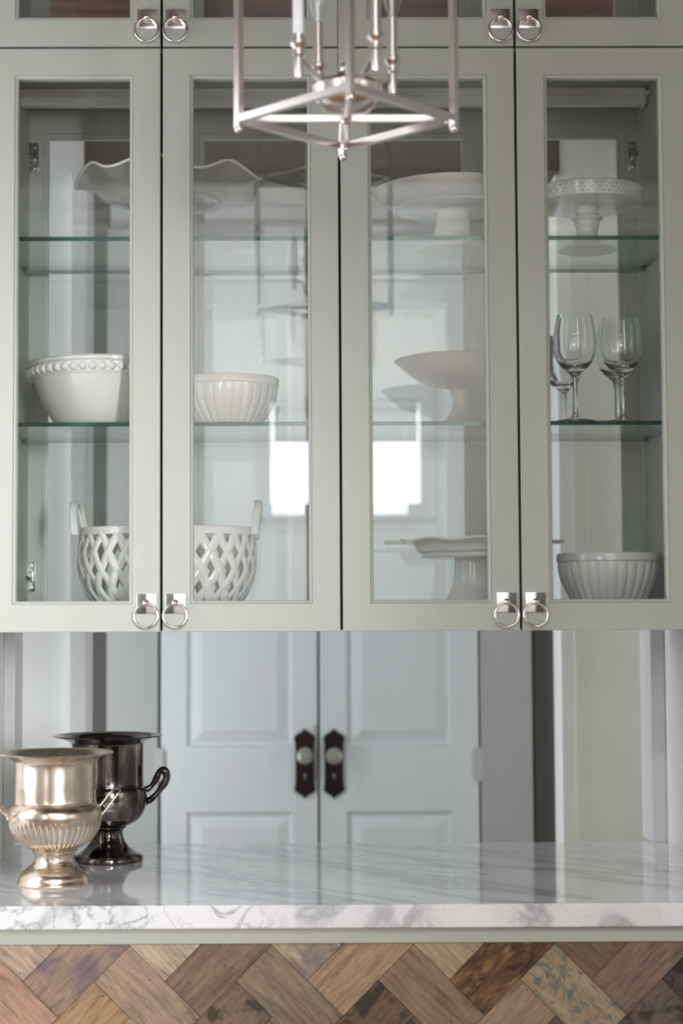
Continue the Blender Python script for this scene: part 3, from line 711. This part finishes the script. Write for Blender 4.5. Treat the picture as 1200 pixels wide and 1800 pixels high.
# cream footed compote
cx = 812; loc = (ctr(cx, 680).x, YM, Z2); H = U(cx, 616.5, YM-.12).z-Z2
cp = thing('compote', 'cream footed compote bowl with wide shallow bowl, middle shelf', 'compote', loc)
b0 = H-.046
pp = smoothprof([(.034, b0), (.050, b0+.001), (.068, b0+.007), (.088, b0+.018), (.106, b0+.033), (.1165, H-.003), (.1205, H)], 5)
MB().lathe([(0, b0)]+pp+[(.117, H+.001)]+[(r-.004, z+.003) for r, z in reversed(pp[:-3])]+[(0, b0+.004)], 96).build('bowl', CREAM, cp, True)
MB().lathe([(0, b0+.001)]+smoothprof([(.034, b0), (.030, b0-.003), (.0235, b0-.006), (.0215, b0-.010)], 3)+smoothprof([(.0190, b0-.013), (.0165, b0-.022), (.0170, b0-.034), (.0215, .030), (.031, .016), (.037, .012)], 4)+[(.0395, .011), (.0395, .009), (.043, .008), (.0435, 0), (0, 0)], 64).build('pedestal', CREAM, cp, True)

# handled pedestal plate on the cabinet floor
cx = 832; loc = (ctr(cx, 960).x, YM, ZF)
hp = thing('handled_cake_stand', 'grey-white pedestal plate with flat tab handles on the cabinet floor', 'cake stand', loc)
zr = U(cx, 952, YM).z-ZF
GW = mat('grey_white_glaze', (0.56, 0.555, 0.54), 0.13)
def sq(r, z, a, i):
    k = max(0, min(1, (r-.085)/.04)); return r*(1+.05*k*math.cos(4*a)*.6), z+.0018*k*math.cos(8*a)
zbm = zr-.030
pp = smoothprof([(.070, zbm), (.090, zbm+.001), (.0935, zbm+.009), (.100, zbm+.012), (.104, zr-.008), (.118, zr-.002), (.127, zr)], 4)
MB().lathe([(0, zbm)]+pp+[(r-.002, z+.004) for r, z in reversed(pp[3:])]+[(0, zbm+.006)], 96, sq).build('plate', GW, hp, True)
for s_ in (-1, 1):
    MB().cbox(-.018, .018, -.022, .022, -.0032, .0032, .003).xform(Matrix.Translation((s_*.139, 0, zr-.001))).build('tab_handle', GW, hp, True)
MB().lathe([(0, zbm+.002)]+smoothprof([(.038, zbm+.001), (.0345, zbm-.003), (.0350, zbm-.025), (.038, zbm-.045), (.047, zbm-.066), (.060, .012), (.068, .005), (.070, 0)], 5)+[(0, 0)], 64).build('pedestal', GW, hp, True)

# lattice basket
X = ctr(294, 960).x; ZB = ZF
zt = U(294, 928, YM).z-ZB
bk = thing('lattice_basket', 'oval white ceramic lattice basket with two loop handles on the cabinet floor', 'basket', (X, YM, ZB))
def bw(z):                                      # half width along x at height z
    P = [(0, .098), (.012, .112), (.03, .130), (.05, .143), (.08, .153), (.11, .155), (zt, .151)]
    for (a, ra), (b, rb) in zip(P, P[1:]):
        if z <= b: return ra+(rb-ra)*max(0, (z-a))/(b-a)
    return P[-1][1]
ASP = .70
def bpt(a, z, off=0): r = bw(z); return Vector(((r+off)*math.cos(a), (r*ASP+off)*math.sin(a), z))
NS = 26
def strip(a0, sgn, off):
    mb = MB(); K = 14; wv = .0084
    for i in range(K+1):
        z = .010+(zt-.018)*i/K; a = a0+sgn*(2*PI/NS)*2.35*i/K
        o = off*math.cos(i*PI*4.7/K*1.0+0.5)
        da = wv/bw(z)*1.15
        for dd, oo in ((-da, o), (-da*.4, o+.0024), (da*.4, o+.0024), (da, o), (0, o-.0015)):
            mb.v.append(tuple(bpt(a+dd, z, oo)))
    for i in range(K):
        for j in range(5): mb.f.append((i*5+j, i*5+(j+1) % 5, (i+1)*5+(j+1) % 5, (i+1)*5+j))
    mb.f.append((0, 1, 2, 3, 4)); mb.f.append(tuple(K*5+j for j in range(5)))
    mb.build('lattice_strip', CERAM, bk, True)
for k in range(NS):
    strip(2*PI*k/NS, 1, .0014); strip(2*PI*(k+.5)/NS, -1, -.0014)
def ovalring(z0, z1, th, name):
    mb = MB(); n = 80
    prf = [(0, z0), (th*.6, z0+.001), (th, (z0+z1)/2), (th*.6, z1-.001), (0, z1), (-.005, z1), (-.006, z0)]
    for i in range(n):
        a = 2*PI*i/n
        for off, z in prf: mb.v.append(tuple(bpt(a, z, off)))
    m = len(prf)
    for i in range(n):
        for j in range(m): mb.f.append((i*m+j, ((i+1) % n)*m+j, ((i+1) % n)*m+(j+1) % m, i*m+(j+1) % m))
    mb.build(name, CERAM, bk, True)
ovalring(zt-.015, zt, .004, 'rim')
mb = MB(); n = 64
rows = [(0, 1), (.6, 1), (1.0, 1)]
mb.lathe([(0, .004), (.105, .004), (.110, .010), (.119, .017), (.121, .013), (.106, 0), (0, 0)], 64, None, (0, 0, 0), 1, ASP).build('base', CERAM, bk, True)
for s_ in (-1, 1):
    top = .047; sp = .042
    pts = [(s_*(.150+.010*math.sin(PI*u)+.004*abs(math.cos(PI*u))), sp*math.cos(PI*u)*(1.0), zt-.014+(top+.012)*math.sin(PI*u)**.8) for u in [i/20 for i in range(21)]]
    if s_ < 0:
        a_ = math.radians(-6); pts = [(-.156+(x+.156)*math.cos(a_)-y*math.sin(a_), (x+.156)*math.sin(a_)+y*math.cos(a_), z) for x, y, z in pts]
    mb = MB().tube([(x-.0030, y, z) for x, y, z in pts], .0038, 8).tube([(x+.0030, y, z) for x, y, z in pts], .0038, 8)
    mb.tube([(pts[0][0], pts[0][1], pts[0][2]+.004), (pts[0][0]+s_*.003, pts[0][1]-.004, pts[0][2]-.004)], .005, 8)
    mb.build('handle', CERAM, bk, True)

# wine glasses
def wine(label, px, y, rimpx):
    X = U(px, 640, y).x
    h = .183
    outer = [(0, 0), (.034, 0), (.0345, .0012), (.030, .0025), (.016, .005), (.0065, .009), (.0042, .016), (.0038, .035), (.0042, .060), (.0060, .076), (.0085, .082)]
    bowl = [(.016, .088), (.026, .098), (.0335, .112), (.0368, .128), (.0358, .148), (.0325, .168), (.0300, .183)]
    inner = [(.0292, .1830), (.0317, .168), (.0350, .148), (.0359, .128), (.0324, .113), (.0240, .101), (.0120, .0945), (0, .0925)]
    o = MB().lathe(outer+smoothprof(bowl, 4)[0:]+smoothprof(inner, 4), 64).build('wine_glass', WINE, None, True, (X, y, Z2+.0003))
    return tag(o, label, 'wine glass', 'wine glasses on the middle shelf')
wine('clear wine glass at the front left of the four, middle shelf', 1010, .07, 553)
wine('clear wine glass partly hidden behind the door stile, furthest back of the four', 990, .300, 592)
wine('clear wine glass at the front right of the four, middle shelf', 1092, .08, 556)
wine('clear wine glass directly behind the front right wine glass', 1083, .158, 567)

# ------------------------------------------------------------------ champagne urns on the counter
def urn(name, label, m, px, pyb, prof, flute=None):
    p = V(px, pyb, CZ)
    o = thing(name, label, 'urn', (p.x, p.y, CZ))
    return o, p
g, gp = urn('champagne_urn', 'tarnished gold silver urn with fluted bowl and wire handles, front of counter', GOLD, 96, 1553, None)
foot = [(0, .004), (.055, .004), (.0600, 0), (.0612, .002), (.0600, .006), (.0583, .008), (.0578, .011), (.0565, .0145), (.0535, .0185), (.0485, .0230), (.0425, .0270), (.0375, .0305), (.0370, .0320), (.0335, .0355), (.0318, .0400), (.0318, .0455), (.0335, .0500), (.0360, .0520), (.0365, .0540), (.0350, .0560)]
MB().lathe(foot+[(0, .056)], 72).build('foot', GOLD, g, True)
bowlp = smoothprof([(.034, .0555), (.045, .0600), (.058, .0690), (.0690, .0840), (.0735, .096), (.0750, .104), (.0760, .112), (.0745, .120), (.0705, .126), (.0672, .1295)], 5)
nf = 44
def fl(r, z, a, i):
    if i > len(bowlp): return r, z
    k = max(0, min(1, (z-.058)/.008))*max(0, min(1, (.106-z)/.012)); return r+.0026*k*(abs(math.cos(nf*a/2))**.8-.5), z
MB().lathe([(0, .0555)]+bowlp+[(.066, .1305)], nf*8, fl).build('fluted_bowl', GOLD, g, True)
neck = smoothprof([(.0665, .1300), (.0672, .1325), (.0660, .135), (.0660, .165), (.0662, .192), (.0685, .199), (.0760, .2045), (.0880, .2085), (.0940, .2100)], 4)
inn = smoothprof([(.0945, .2115), (.0925, .2120), (.0860, .2105), (.0745, .2060), (.0660, .200), (.0640, .190), (.0630, .14), (.065, .115), (.05, .08), (.02, .068), (0, .067)], 3)
MB().lathe(neck+inn, 96).build('neck_and_rim', GOLD, g, True)
def wire_handle(par, m, phi, r=.0022):
    pts = []
    for da, rr, hh in ((-.26, .0735, .106), (-.23, .083, .117), (-.19, .095, .132), (-.165, .104, .1430), (-.09, .1075, .147), (.09, .1075, .147), (.165, .104, .1430), (.19, .095, .132), (.23, .083, .117), (.26, .0735, .106)):
        pts.append((rr*math.cos(phi+da), rr*math.sin(phi+da), hh))
    mb = MB().tube(spline(pts, 5), r, 8)
    for e in (pts[0], pts[-1]): mb.ball(e, .0048, 10)
    mb.build('handle', m, par, True)
wire_handle(g, GOLD, math.radians(24)); wire_handle(g, GOLD, math.radians(204))
d, dp = urn('champagne_urn', 'blackened silver urn with ornate scroll handle, behind the gold urn', BLKS, 189, 1513, None)
foot = [(0, .004), (.056, .004), (.0615, 0), (.0628, .003), (.0625, .008), (.0605, .011), (.0590, .0125), (.0530, .0150), (.0440, .0200), (.0370, .0260), (.0310, .0340), (.0275, .0430), (.0265, .0500), (.0285, .0560), (.0330, .0590), (.0335, .0610), (.032, .0625)]
MB().lathe(foot+[(0, .0625)], 72).build('foot', BLKS, d, True)
bowlp = smoothprof([(.032, .0615), (.045, .0660), (.057, .0750), (.0655, .0890), (.0690, .1040), (.0695, .117), (.0680, .127), (.0640, .1315), (.0632, .134)], 4)
neck = smoothprof([(.0640, .1350), (.0630, .138), (.0630, .17), (.0635, .203), (.0660, .209), (.0780, .2145), (.0900, .2185), (.0960, .2195)], 4)
inn = smoothprof([(.0968, .2210), (.0950, .2218), (.0880, .2210), (.0800, .2190), (.0780, .2200), (.0650, .212), (.0620, .200), (.0605, .15), (.060, .12), (.04, .09), (0, .082)], 3)
MB().lathe([(0, .0615)]+bowlp+neck+inn, 96).build('body', BLKS, d, True)
for phi in (math.radians(6), math.radians(186)):
    pts = spline([(.062, .124), (.072, .126), (.080, .134), (.087, .146), (.092, .156), (.100, .1575), (.1045, .149), (.102, .138), (.094, .126), (.084, .114), (.074, .105), (.064, .099)], 5)
    P = [(p.x*math.cos(phi), p.x*math.sin(phi), p.y) for p in pts]
    rs = [.0050+.0006*math.sin(i*.55)+.0022*math.exp(-((i-29)/10)**2) for i in range(len(P))]
    mb = MB().tube(P, rs, 10)
    for (r_, z_, q_) in ((.097, .158, .0068), (.1035, .150, .0062), (.073, .105, .0062), (.071, .126, .006)): mb.ball((r_*math.cos(phi), r_*math.sin(phi), z_), q_, 10)
    mb.build('handle', BLKS, d, True)

# ------------------------------------------------------------------ pendant lantern
LX, LY = .078, -.680
ZL = U(613, 213, LY).z+.003; Hd = .139; LH = .275
lan = thing('lantern_pendant', 'brushed nickel open square lantern pendant with candle lights, close to camera', 'pendant light', (LX, LY, ZL))
C4 = [(Hd, 0), (0, Hd), (-Hd, 0), (0, -Hd)]
for i, (x, y) in enumerate(C4):
    mb = MB(); wd = .0095
    mb.tube([(x, y, -.012), (x, y, LH+.006)], wd*.66, 4)
    mb.build('corner_post', NICKEL, lan)
    MB().ball((x, y, -.013), .0058, 10).build('finial', NICKEL, lan, True)
    x2, y2 = C4[(i+1) % 4]
    MB().bar((x, y, 0), (x2, y2, 0), wd).build('bottom_rail', NICKEL, lan)
    MB().bar((x, y, LH), (x2, y2, LH), wd).build('top_rail', NICKEL, lan)
    MB().bar((x, y, 0), (0, 0, 0), wd*.85).build('cross_arm', NICKEL, lan)
    pts = spline([(x, y, LH), (x*.98, y*.98, LH+.05), (x*.72, y*.72, LH+.11), (x*.3, y*.3, LH+.135), (x*.06, y*.06, LH+.19)], 6)
    MB().tube(pts, .004, 8).build('dome_bar', NICKEL, lan, True)
zh = U(613, 160, LY).z-ZL
MB().lathe(smoothprof([(0, zh-.030), (.022, zh-.028), (.040, zh-.018), (.046, zh-.002), (.044, zh+.008), (.018, zh+.013), (.010, zh+.024), (0, zh+.026)], 4), 48).build('hub', NICKEL, lan, True)
m_ = MB().tube([(0, 0, -.030), (0, 0, LH+.20)], .0042, 10)
for zz, rr in ((-.001, .0085), (.020, .0065), (zh+.03, .008), (LH+.19, .012)): m_.ball((0, 0, zz), rr, 12)
m_.build('center_rod', NICKEL, lan, True)
zcup = U(540, 84, LY-.035).z-ZL; ztop = U(567, 42, LY+.062).z-ZL; zbot = U(540, 138, LY-.035).z-ZL
BULB = pane_mat('bulb_glass', base=.06)
for (x, y) in ((.035, -.062), (.062, .035), (-.035, .062), (-.062, -.035)):
    e = MB().lathe([(0, zbot), (.0045, zbot+.001), (.0055, zbot+.006), (.0055, zcup-.012), (.0085, zcup-.010), (.0085, zcup-.004), (.0065, zcup-.002), (.0115, zcup+.004), (.0115, zcup+.009), (.0080, zcup+.011), (.0080, zcup+.017), (0, zcup+.017)], 20, c=(x, y, 0))
    e.bar((x*.35, y*.35, zh), (x, y, zcup-.014), .006).build('candle_arm', NICKEL, lan, True)
    sl = MB().lathe([(0, zcup+.016), (.0070, zcup+.016), (.0070, ztop), (.0045, ztop+.002), (0, ztop+.002)], 20, c=(x, y, 0)).build('candle_sleeve', NICKEL if x > -.05 else GLINT_POST, lan, True)  # near left sleeve gets white material as a painted highlight
    bz = ztop
    MB().lathe(smoothprof([(.0050, bz+.001), (.0060, bz+.004), (.0125, bz+.020), (.0150, bz+.034), (.0110, bz+.052), (.0040, bz+.070), (0, bz+.078)], 4), 20, c=(x, y, 0)).build('bulb', BULB, lan, True)
    MB().tube([(x, y, bz+.002), (x, y, bz+.030)], .0022, 8).build('filament_post', GLINT_POST, lan)
# chain and ceiling canopy
m_ = MB(); z = LH+.20; k = 0
while ZL+z < CEIL-.05:
    pts = [(.008*math.cos(a)*(1 if k % 2 else 0), .008*math.cos(a)*(0 if k % 2 else 1), z+.012+.015*math.sin(a)) for a in [2*PI*i/14 for i in range(14)]]
    m_.tube(pts, .0022, 6, closed=True); z += .0235; k += 1
m_.build('chain', NICKEL, lan, True)
zz = CEIL-ZL-.0005
MB().lathe([(0, zz), (.06, zz), (.06, zz-.012), (.045, zz-.022), (.012, zz-.028), (.008, z-.0), (0, z-.0)], 40).build('canopy', NICKEL, lan, True)
try:
    S.cycles.transparent_max_bounces = 24; S.cycles.max_bounces = 14; S.cycles.transmission_bounces = 12
except Exception: pass
